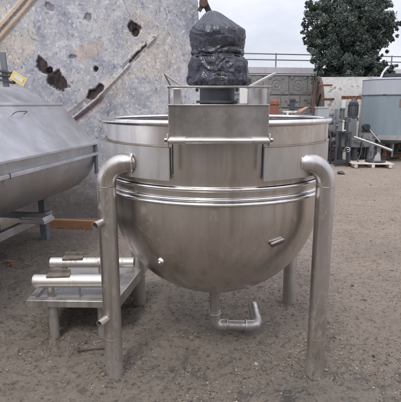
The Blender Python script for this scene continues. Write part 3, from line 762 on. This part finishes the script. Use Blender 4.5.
rail = thing('guard_rail', 'thin dark metal guard rail standing on top of the block wall cap', 'railing', A_ + Vector((0, 0, zk)), math.atan2(dW.y, dW.x))
for hh in (P(250, 52.5, 20.4).z - zk, P(250, 58.5, 20.4).z - zk):
    bm = BM(); cyl(bm, (0, .25, hh), (LW, .25, hh), .026, n=8); obj('rail', bm, M['rail'], rail)
k_ = 0; x = .35
while x < LW:
    bm = BM(); cyl(bm, (x, .25, 0), (x, .25, P(250, 52.5, 20.4).z - zk + .04), .03, n=8); obj('post', bm, M['rail'], rail); x += 1.9

# --- tree
TY = 18.8
tb = P(348, 100, TY)
tree = thing('leafy_tree', 'large dark green leafy tree rising behind the white tank', 'tree', (tb.x, TY, 0))
bm = BM()
top = P(350, 20, TY).z
tube(bm, [(0, 0, -.1), (.05, 0, .8), (0, .05, 1.8), (.1, 0, 2.8), (.05, 0, 3.8), (.15, 0, 4.9)], [.22, .18, .16, .13, .09, .03], 12)
cl = [(350, -6, 15), (335, 4, 13), (366, 4, 13), (320, 12, 11), (312, 18, 6), (307, 34, 5), (313, 40, 8), (325, 30, 14), (345, 25, 20), (365, 24, 17), (380, 22, 10), (388, 30, 7), (391, 24, 4), (386, 40, 7), (376, 42, 10), (330, 50, 14), (350, 50, 18), (366, 58, 12), (322, 62, 9), (335, 70, 15), (352, 72, 17), (368, 74, 11), (380, 68, 8), (384, 78, 7), (309, 6, 5), (324, 70, 8), (345, 88, 16), (364, 86, 13), (340, 36, 16), (356, 40, 16), (347, 60, 15), (338, 58, 13), (360, 70, 14), (328, 78, 10), (342, 78, 14), (353, 30, 14), (318, 48, 8), (330, 84, 10), (372, 82, 11), (327, 20, 9), (368, 36, 10), (322, 40, 8), (340, -16, 10), (358, -18, 9), (306, 26, 3.5), (378, 8, 6)]
tips = []
for (px, py, r_) in cl:
    q = P(px, py, TY); tips.append((Vector((q.x - tb.x, random.uniform(-1, .5) * .9 * (1 - abs(px - 350) / 60), q.z)), r_ / 450 * TY))
for c_, r_ in tips:
    z0 = max(1.2, c_.z - 1.2 - .5 * abs(c_.x)); s0 = Vector((.05, 0, min(z0, 4.4)))
    m_ = (s0 + c_) / 2 + Vector((0, 0, -.12)); tube(bm, [s0, m_, c_], [.06, .04, .015], 7)
obj('trunk', bm, M['bark'], tree)
vs, fs, tn = [], [], []
for c_, r_ in tips:
    nl = int(3000 * r_ ** 2 / .3) + 260
    sub = [(c_ + Vector([random.gauss(0, .60) for _ in range(3)]) * r_, r_ * random.uniform(.18, .38), random.random()) for _ in range(int(15 + r_ * 26))]
    for _ in range(min(nl, 5200)):
        s_, sr, st_ = random.choice(sub)
        d_ = Vector([random.gauss(0, 1) for _ in range(3)]).normalized() * sr * random.random() ** .45
        p_ = s_ + d_; a_ = Vector([random.gauss(0, 1) for _ in range(3)]).normalized(); b_ = a_.cross(Vector([random.gauss(0, 1) for _ in range(3)])).normalized()
        l_ = random.uniform(.032, .064); w_ = l_ * .45; k = len(vs)
        vs += [tuple(p_ - a_ * l_), tuple(p_ + b_ * w_), tuple(p_ + a_ * l_), tuple(p_ - b_ * w_)]; fs.append((k, k + 1, k + 2, k + 3))
        tn.append(max(0, min(1, st_ * .6 + random.random() * .4)))
me = bpy.data.meshes.new('crown'); me.from_pydata(vs, [], fs); me.materials.append(M['leaf'])
at = me.attributes.new('tint', 'FLOAT', 'FACE'); at.data.foreach_set('value', tn)
o = bpy.data.objects.new('crown', me); COL.objects.link(o); o.parent = tree

# --- white horizontal tank
q = P(318, 96, 16.4); wt = thing('white_tank', 'chalky white horizontal cylindrical tank with a rusty end, under the tree', 'tank', (q.x, 16.4, 0), D2(-5))
wr = 1.27; wz = P(330, 77, 16.4).z - wr
bm = BM(); cyl(bm, (0, 0, wz), (5.0, 0, wz), wr, n=64)
for x_ in (1.15, 2.3, 3.45): ring(bm, (x_, 0, wz), (1, 0, 0), wr + .001, .012, 64, 6)
obj('shell', bm, M['white_tank'], wt)
bm = BM(); ring(bm, (-.02, 0, wz), (1, 0, 0), wr - .03, .055, 64, 8); cyl(bm, (-.05, 0, wz), (-.01, 0, wz), wr - .05, n=48); cyl(bm, (-.12, 0, wz), (-.04, 0, wz), .35, n=24)
for k_ in range(10):
    a_ = k_ * 2 * PI / 10; bar(bm, (-.08, 0, wz), (-.08, (wr - .1) * math.cos(a_), wz + (wr - .1) * math.sin(a_)), .06, .05, up=(1, 0, 0))
obj('rusty_end', bm, M['dark_rust'], wt)
for x_ in (.6, 3.8):
    bm = BM(); box(bm, (x_, 0, .15), (.2, 1.5, .36)); obj('saddle', bm, M['grey_mach'], wt)
for (px, py, l_) in ((319.5, 85, .45), (321, 99, .4)):
    qq = P(px, py, 15.4); bm = BM(); loc = Matrix.Rotation(D2(5), 3, 'Z') @ (qq - Vector((wt.location.x, wt.location.y, 0)))
    box(bm, (loc.x + l_ / 2, -math.sqrt(max(.01, wr ** 2 - (qq.z - wz) ** 2)) - .01, loc.z), (l_, .06, .06)); obj('side_lug', bm, M['rust'], wt, bevel=.01)

# --- blue tank
q = P(389, 130, 13.5); bt = thing('blue_tank', 'blue grey upright cylindrical tank with pale top band, on short legs at the right edge', 'tank', (q.x, 13.5, 0))
br0 = .83; zb_ = P(389, 139, 12.7).z; zs = P(389, 94.5, 12.7).z; zt2 = P(389, 79, 12.75).z
bm = BM(); lathe(bm, [(.001, zb_ - .22), (.35, zb_ - .16), (br0 - .02, zb_), (br0, zb_ + .02), (br0, zs)], n=64); body_ = obj('body', bm, M['blue_grey'], bt)
bm = BM(); lathe(bm, [(br0 + .012, zs), (br0 + .012, zt2), (br0 - .05, zt2 + .02), (.001, zt2 + .13)], n=64); obj('top_band', bm, M['pale_band'], bt)
bm = BM(); ring(bm, (0, 0, zs), (0, 0, 1), br0 + .01, .018, 64, 8); ring(bm, (0, 0, zt2), (0, 0, 1), br0 + .005, .016, 64, 8); obj('seam_ring', bm, M['grey_mach'], bt)
bm = BM(); lathe(bm, [(br0 + .004, zb_ - .03), (br0 + .015, zb_ - .03), (br0 + .015, zb_ + .10), (br0 + .004, zb_ + .10)], n=64, closed=True); obj('base_band', bm, M['white_tank'], bt)
bm = BM(); a_ = D2(278); bar(bm, (br0 * math.cos(a_) * 1.04, br0 * math.sin(a_) * 1.04, zb_ + .2), (br0 * math.cos(a_) * 1.04, br0 * math.sin(a_) * 1.04, zt2), .05, .03, up=(0, 1, 0)); box(bm, (br0 * math.cos(a_) * 1.06, br0 * math.sin(a_) * 1.06, zs + .18), (.10, .06, .14)); box(bm, (br0 * math.cos(a_) * 1.06 - .04, br0 * math.sin(a_) * 1.06, zt2 - .05), (.12, .05, .05)); obj('rusty_hinge', bm, M['rust'], bt, bevel=.004)
bm = BM(); a_ = D2(268); lathe(bm, [(br0 + .002, zs - .34), (br0 + .007, zs - .34), (br0 + .007, zs - .12), (br0 + .002, zs - .12)], n=10, closed=True, a0=D2(262), a1=D2(273)); obj('rusty_patch', bm, painted('patch', (.20, .15, .12), .8, .5, (.1, .06, .045), var=.3), bt)
bm = BM(); cyl(bm, (-.05, -.1, zt2 + .08), (-.05, -.1, zt2 + .17), .33, n=32); obj('manhole_lid', bm, M['motor'], bt)
bm = BM(); tube(bm, [(-.46, -.2, zt2 + .02), (-.40, -.2, zt2 + .2), (-.30, -.2, zt2 + .34), (-.26, -.2, zt2 + .36)], .03, 10); obj('vent_pipe', bm, M['offwhite'], bt)
for a_ in (225, 315, 45, 135):
    bm = BM(); x_, y_ = .62 * math.cos(D2(a_)), .62 * math.sin(D2(a_)); box(bm, (x_, y_, zb_ / 2 - .05), (.11, .11, zb_ + .1)); box(bm, (x_, y_, .02), (.2, .2, .03)); obj('leg', bm, M['grey_mach'], bt)

# --- mixer unit: round platform, motor, stand, long lever
q = P(353, 150, 12.7); mu = thing('mixing_machine', 'grey machine with a dark upright motor and round platform left of the blue tank', 'machine', (q.x, 12.7, 0))
def ml(px, py, Y=12.7): return P(px, py, Y) - mu.location
a, b = ml(353, 140), ml(353, 146); 
bm = BM(); cyl(bm, (0, 0, b.z), (0, 0, a.z), .43, n=40); cyl(bm, (0, 0, a.z), (0, 0, a.z + .05), .32, n=32); pf = obj('platform', bm, M['grey_mach'], mu, bevel=.01)
for a_ in (20, 140, 260):
    bm = BM(); cyl(bm, (.3 * math.cos(D2(a_)), .3 * math.sin(D2(a_)), -.02), (.3 * math.cos(D2(a_)), .3 * math.sin(D2(a_)), b.z), .075, n=14); obj('leg', bm, M['motor'], mu)
bm = BM(); c_ = ml(370, 150); cyl(bm, (c_.x, 0, .02), (c_.x, 0, ml(370, 139).z), .11, n=20); obj('column', bm, M['grey_mach'], mu)
bm = BM(); a, b = ml(352, 118), ml(352, 140); box(bm, (a.x, 0, (a.z + b.z) / 2), (.22, .22, a.z - b.z)); obj('gear_case', bm, M['grey_mach'], mu, bevel=.02)
bm = BM(); a, b = ml(354, 98), ml(354, 119); lathe(bm, [(.001, a.z), (.05, a.z - .01), (.075, a.z - .07), (.12, a.z - .11), (.125, a.z - .2), (.115, a.z - .22), (.125, a.z - .24), (.125, b.z + .03), (.09, b.z), (.001, b.z)], (a.x, 0, 0), 32)
for k_ in range(14):
    t_ = k_ * 2 * PI / 14; box(bm, (a.x + .128 * math.cos(t_), .128 * math.sin(t_), (a.z + b.z) / 2 - .04), (.03, .012, .3), RZ(math.degrees(t_)))
obj('motor', bm, M['motor'], mu)
bm = BM(); a = ml(366, 127, 12.35); cyl(bm, a + Vector((0, -.1, 0)), a + Vector((0, .1, 0)), .085, n=20); bar(bm, ml(362, 131, 12.35), ml(371, 131, 12.35), .08, .08); obj('hand_wheel', bm, M['black'], mu)
bm = BM(); tube(bm, [ml(354, 137, 12.2), ml(366, 141, 12.1), ml(392, 150.5, 11.9)], .035, 12); tube(bm, [ml(370, 130, 12.2), ml(380, 142, 12.1)], .018, 8); obj('lever', bm, M['trough'], mu)
cab = BM(); a_, b_, c_ = P(345, 122, 12.2), P(352, 150, 12.1), P(362, 136, 12.3)
tube(cab, [a_, a_ * .6 + b_ * .4 + Vector((-.05, 0, -.1)), Vector((b_.x - .1, 12.1, .05)), Vector((b_.x + .1, 12.0, .03)), b_ * .4 + c_ * .6 + Vector((.1, 0, -.3)), c_], .018, 10)
o = obj('black_hose', cab, M['black'], None); tag(o, 'loose black hose hanging between the pump skid and the round platform', 'hose')
# white steel frame
q = P(343, 150, 13.1); wf = thing('steel_frame', 'off white upright steel frame standing between the white tank and dark motor', 'frame', (q.x, 13.1, 0))
def fl(px, py, Y=13.1): return P(px, py, Y) - wf.location
for px in (344, 358.5):
    bm = BM(); a, b = fl(px, 97), fl(px, 158); box(bm, (a.x, 0, a.z / 2 - .02), (.09, .09, a.z)); obj('post', bm, M['offwhite'] if px < 350 else M['pale_timber'], wf)
for pa_, pb_ in ((342, 97.5), (361, 97.5)), ((344.5, 119), (358, 119)):
    bm = BM(); bar(bm, fl(*pa_), fl(*pb_), .10, .09); obj('crossbar', bm, M['rust'], wf)

# clutter between kettle and tanks: pump skid, valves, crates
def machine(name, label, cat, px0, px1, pytop, Y, mats, seed, n_=7):
    """steel skid frame with an irregular pile of pump housings, pipes and hand wheels"""
    rnd = random.Random(seed); a, b = P(px0, 120, Y), P(px1, 120, Y); w = b.x - a.x; top = P(px0, pytop, Y).z
    t = thing(name, label, cat, ((a.x + b.x) / 2, Y, 0))
    bm = BM()
    for s1 in (-1, 1):
        box(bm, (0, s1 * .25, .12), (w, .06, .10))
        for s2 in (-1, 1): box(bm, (s2 * (w / 2 - .04), s1 * .25, top * .36), (.05, .05, top * .72))
    box(bm, (0, 0, top * .72), (w, .5, .04))
    obj('skid_frame', bm, mats[0], t, bevel=.004)
    for k in range(n_):
        bm = BM(); x = rnd.uniform(-.42, .42) * w; r = rnd.uniform(.06, .13); z0 = rnd.choice((.16, top * .74, top * .4)); z1 = min(top, z0 + rnd.uniform(.25, .5))
        kind = rnd.choice(('housing', 'pipe_run', 'valve_wheel', 'housing'))
        y = rnd.uniform(-.22, .1)
        if kind == 'housing':
            cyl(bm, (x, y, z0), (x, y, z1), r, n=20); cyl(bm, (x, y, z0 + .02), (x, y, z0 + .05), r * 1.3, n=20); cyl(bm, (x, y, z1 - .05), (x, y, z1 - .02), r * 1.25, n=20); cyl(bm, (x - r * 1.7, y, (z0 + z1) / 2), (x, y, (z0 + z1) / 2), r * .5, n=14)
        elif kind == 'pipe_run':
            x2 = rnd.uniform(-.45, .45) * w; tube(bm, [(x, y - .1, .1), (x, y - .12, z1 - .08), (x + (x2 - x) * .15, y - .12, z1), (x2, y - .1, z1)], .035, 12)
        else:
            ring(bm, (x, y - .25, z1), (.5, 1, .3), .065, .011, 24, 8); cyl(bm, (x, y - .25, z1), (x, y, z1), .02, n=10); box(bm, (x, y - .25, z1), (.12, .012, .016)); cyl(bm, (x, y, z0), (x, y, z1), .05, n=14)
        obj(kind, bm, mats[1 + k % (len(mats) - 1)], t)
    return t
machine('pump_skid', 'grey pump skid with pipes right behind the kettle rim', 'pump', 334, 350, 119, 12.4, [M['motor'], M['grey_mach'], M['motor'], M['black'], M['offwhite']], 4, 11)
machine('valve_rack', 'low rack of dark valves standing under the white tank', 'valve rack', 322, 344, 108, 13.0, [M['motor'], M['grey_mach'], M['offwhite'], M['blue_grey'], M['motor']], 11, 9)
machine('motor_rack', 'dark rack of motors between the pump skid and the round platform', 'motor rack', 331, 362, 126, 14.0, [M['motor'], M['black'], M['grey_mach'], M['motor'], M['rust']], 17, 14)
machine('filter_unit', 'small white and black machine in front of the carved block wall', 'machine', 284, 299, 90, 12.2, [M['offwhite'], M['motor'], M['offwhite'], M['grey_mach']], 5, 9)
machine('scrap_rack', 'rack of rusty and grey machine parts at the far right under the blue tank', 'rack', 384, 416, 133, 13.8, [M['rust'], M['grey_mach'], M['orange'], M['offwhite'], M['motor']], 21, 10)
machine('gearbox_stand', 'dark gearbox stand behind the lever of the mixing machine', 'gearbox', 374, 386, 148, 13.4, [M['motor'], M['grey_mach'], M['motor'], M['rust']], 31, 6)
# red-brown cylinder standing
q = P(274.5, 100, 8.6); gc = thing('rusty_cylinder', 'red brown steel cylinder standing behind the kettle rim beside the bridge', 'cylinder', (q.x, 8.6, 0))
top = P(274, 99, 8.6).z
bm = BM(); lathe(bm, [(.001, 0), (.085, 0), (.09, .03), (.09, top - .06), (.07, top - .02), (.035, top), (.001, top)], n=28); obj('body', bm, M['orange'], gc)
for z_ in (top - .1, top - .5):
    bm = BM(); ring(bm, (0, 0, z_), (0, 0, 1), .092, .008, 28, 6); obj('band', bm, M['rust'], gc)
# copper-brown bent sheet on a table, with a pale blue crate
q = P(311, 112, 9.6); tb_ = thing('work_table', 'low steel work table behind the right side of the kettle rim', 'table', (q.x, 9.6, 0))
tz = P(311, 114, 9.6).z
bm = BM(); box(bm, (0, 0, tz - .02), (.62, .5, .04)); obj('table_top', bm, M['grey_mach'], tb_, bevel=.004)
for sx in (-1, 1):
    for sy in (-1, 1): bm = BM(); box(bm, (sx * .27, sy * .21, tz / 2 - .03), (.04, .04, tz)); obj('leg', bm, M['grey_mach'], tb_)
bm = BM(); k = 14
rows_ = []
for i in range(k + 1):
    t_ = i / k; x_ = -.27 + .52 * t_; z_ = tz + .015 + .14 * math.sin(PI * min(1, t_ * 1.15)) ** .7 * (1 - .25 * t_) if t_ < .87 else tz + .05
    rows_.append([(x_, y_, z_ + .02 * noise.noise(Vector((x_ * 8, y_ * 8, 0)))) for y_ in (-.2, -.1, 0, .1, .2)])
vv = [[bm.verts.new(p) for p in r] for r in rows_]
for i in range(k):
    for j in range(4): bm.faces.new((vv[i][j], vv[i + 1][j], vv[i + 1][j + 1], vv[i][j + 1]))
o = obj('bent_sheet', bm, M['copper'], None); o.location = (q.x, 9.6, 0); sm = o.modifiers.new('t', 'SOLIDIFY'); sm.thickness = .008
tag(o, 'bent copper brown metal sheet lying on the table behind the kettle rim', 'metal sheet')
q = P(322, 112, 9.2); bm = BM(); z_ = P(322, 107, 9.2).z
box(bm, (0, 0, z_ / 2), (.22, .25, z_)); box(bm, (0, 0, z_ - .01), (.24, .27, .03)); box(bm, (0, 0, z_ * .6), (.235, .262, .02))
o = obj('metal_cabinet', bm, M['pale_band'], None, bevel=.006); o.location = (q.x, 9.2, 0); tag(o, 'narrow pale blue grey cabinet right of the bent copper sheet', 'cabinet')
# pallet with scrap on it
q = G(373, 168); pl = thing('wooden_pallet', 'pale weathered wooden pallet on the soil in front of the blue tank', 'pallet', (q.x, q.y + .35, 0), D2(-4))
bm = BM()
for k_ in range(7):
    bm = BM(); box(bm, (0, -.40 + k_ * .134, .115), (1.08, .098, .02)); obj('deck_board', bm, M['pale_timber'], pl, bevel=.003)
for x_ in (-.44, 0, .44):
    bm = BM(); box(bm, (x_, 0, .06), (.08, .90, .085)); obj('bearer', bm, M['pale_timber'], pl, bevel=.003)
q2 = Vector((pl.location.x, pl.location.y, .126))
bm = BM(); ring(bm, (0, 0, .03), (0, 0, 1), .24, .028, 40, 8); cyl(bm, (0, 0, 0), (0, 0, .03), .23, n=32)
o = obj('flange_ring', bm, M['motor'], None); o.location = q2 + Vector((.16, -.05, 0)); tag(o, 'dark steel flange ring lying flat on the wooden pallet', 'flange')
bm = BM(); t0 = P(378, 151, q2.y).z - .126; vv = [bm.verts.new(p) for p in ((-.10, 0, 0), (.10, 0, 0), (.09, .04, t0 * .75), (.03, .05, t0), (-.02, .04, t0 * .7), (-.06, .02, t0 * .6))]; bm.faces.new(vv)
o = obj('metal_offcut', bm, M['white_tank'], None, smooth=False); o.location = q2 + Vector((.12, -.26, 0)); sm = o.modifiers.new('t', 'SOLIDIFY'); sm.thickness = .02; tag(o, 'jagged white metal offcut standing upright on the wooden pallet', 'metal offcut')
# dark stone on the soil
q = G(341, 174); bm = BM(); bmesh.ops.create_icosphere(bm, subdivisions=3, radius=.085)
for v in bm.verts: v.co *= 1 + .35 * fbm(v.co * 14, 3); v.co.z *= .5
o = obj('dark_rock', bm, M['motor'], None); o.location = (q.x, q.y, .03); tag(o, 'single dark rock on bare soil left of the pallet', 'rock')

# ================================================================== world, sun, camera
W = bpy.data.worlds.new('World'); S.world = W; W.use_nodes = True
nt = W.node_tree; N, L = nt.nodes, nt.links; N.clear()
out = N.new('ShaderNodeOutputWorld'); bg = N.new('ShaderNodeBackground'); bg.inputs[1].default_value = .1
sky = N.new('ShaderNodeTexSky'); sky.sky_type = 'NISHITA'; sky.sun_disc = False
SE, SA = 52, 200    # elevation, compass azimuth of the sun (behind-left of the camera)
sky.sun_elevation = D2(SE); sky.sun_rotation = D2(SA); sky.dust_density = 2
tc = N.new('ShaderNodeTexCoord'); mp = N.new('ShaderNodeMapping'); mp.inputs['Scale'].default_value = (1, 1, 2.6)
no = N.new('ShaderNodeTexNoise'); no.inputs['Scale'].default_value = 2.6; no.inputs['Detail'].default_value = 7; no.inputs['Roughness'].default_value = .55
L.new(tc.outputs['Generated'], mp.inputs[0]); L.new(mp.outputs[0], no.inputs['Vector'])
r1 = N.new('ShaderNodeValToRGB'); r1.color_ramp.elements[0].position = .35; r1.color_ramp.elements[1].position = .65
r1.color_ramp.elements[0].color = (6.0, 6.3, 7.4, 1); r1.color_ramp.elements[1].color = (8.8, 8.7, 9.3, 1)
L.new(no.outputs['Fac'], r1.inputs[0])
mx_ = N.new('ShaderNodeMix'); mx_.data_type = 'RGBA'; mx_.inputs[0].default_value = .88
L.new(sky.outputs[0], mx_.inputs[6]); L.new(r1.outputs[0], mx_.inputs[7])
sx_ = N.new('ShaderNodeSeparateXYZ'); L.new(tc.outputs['Generated'], sx_.inputs[0])
mr_ = N.new('ShaderNodeMapRange'); L.new(sx_.outputs[2], mr_.inputs[0])
for i_, v_ in enumerate((.12, .95, 1.0, 2.1)): mr_.inputs[i_ + 1].default_value = v_       # an overcast sky is brighter overhead
vs_ = N.new('ShaderNodeVectorMath'); vs_.operation = 'SCALE'; L.new(mx_.outputs[2], vs_.inputs[0]); L.new(mr_.outputs[0], vs_.inputs[3]); L.new(vs_.outputs[0], bg.inputs[0]); L.new(bg.outputs[0], out.inputs[0])
sl = bpy.data.lights.new('sun', 'SUN'); sl.energy = 1.45; sl.angle = D2(14); sl.color = (1, .95, .88)
so = bpy.data.objects.new('sun', sl); COL.objects.link(so)
dv = Vector((math.sin(D2(SA)) * math.cos(D2(SE)), math.cos(D2(SA)) * math.cos(D2(SE)), math.sin(D2(SE))))
so.rotation_euler = dv.to_track_quat('Z', 'Y').to_euler(); so.location = (0, 0, 10)
cam = bpy.data.cameras.new('camera'); cam.sensor_fit = 'HORIZONTAL'; cam.sensor_width = 36; cam.lens = F / 401 * 36; cam.clip_end = 1000; cam.clip_start = .05
co = bpy.data.objects.new('camera', cam); COL.objects.link(co); co.location = (0, 0, H); co.rotation_euler = (PI / 2 - PITCH, 0, 0)
S.camera = co
S.render.engine = 'CYCLES'
S.view_settings.view_transform = 'Standard'; S.view_settings.look = 'None'; S.view_settings.exposure = 0.25; S.view_settings.gamma = 1; S.view_settings.use_curve_mapping = False
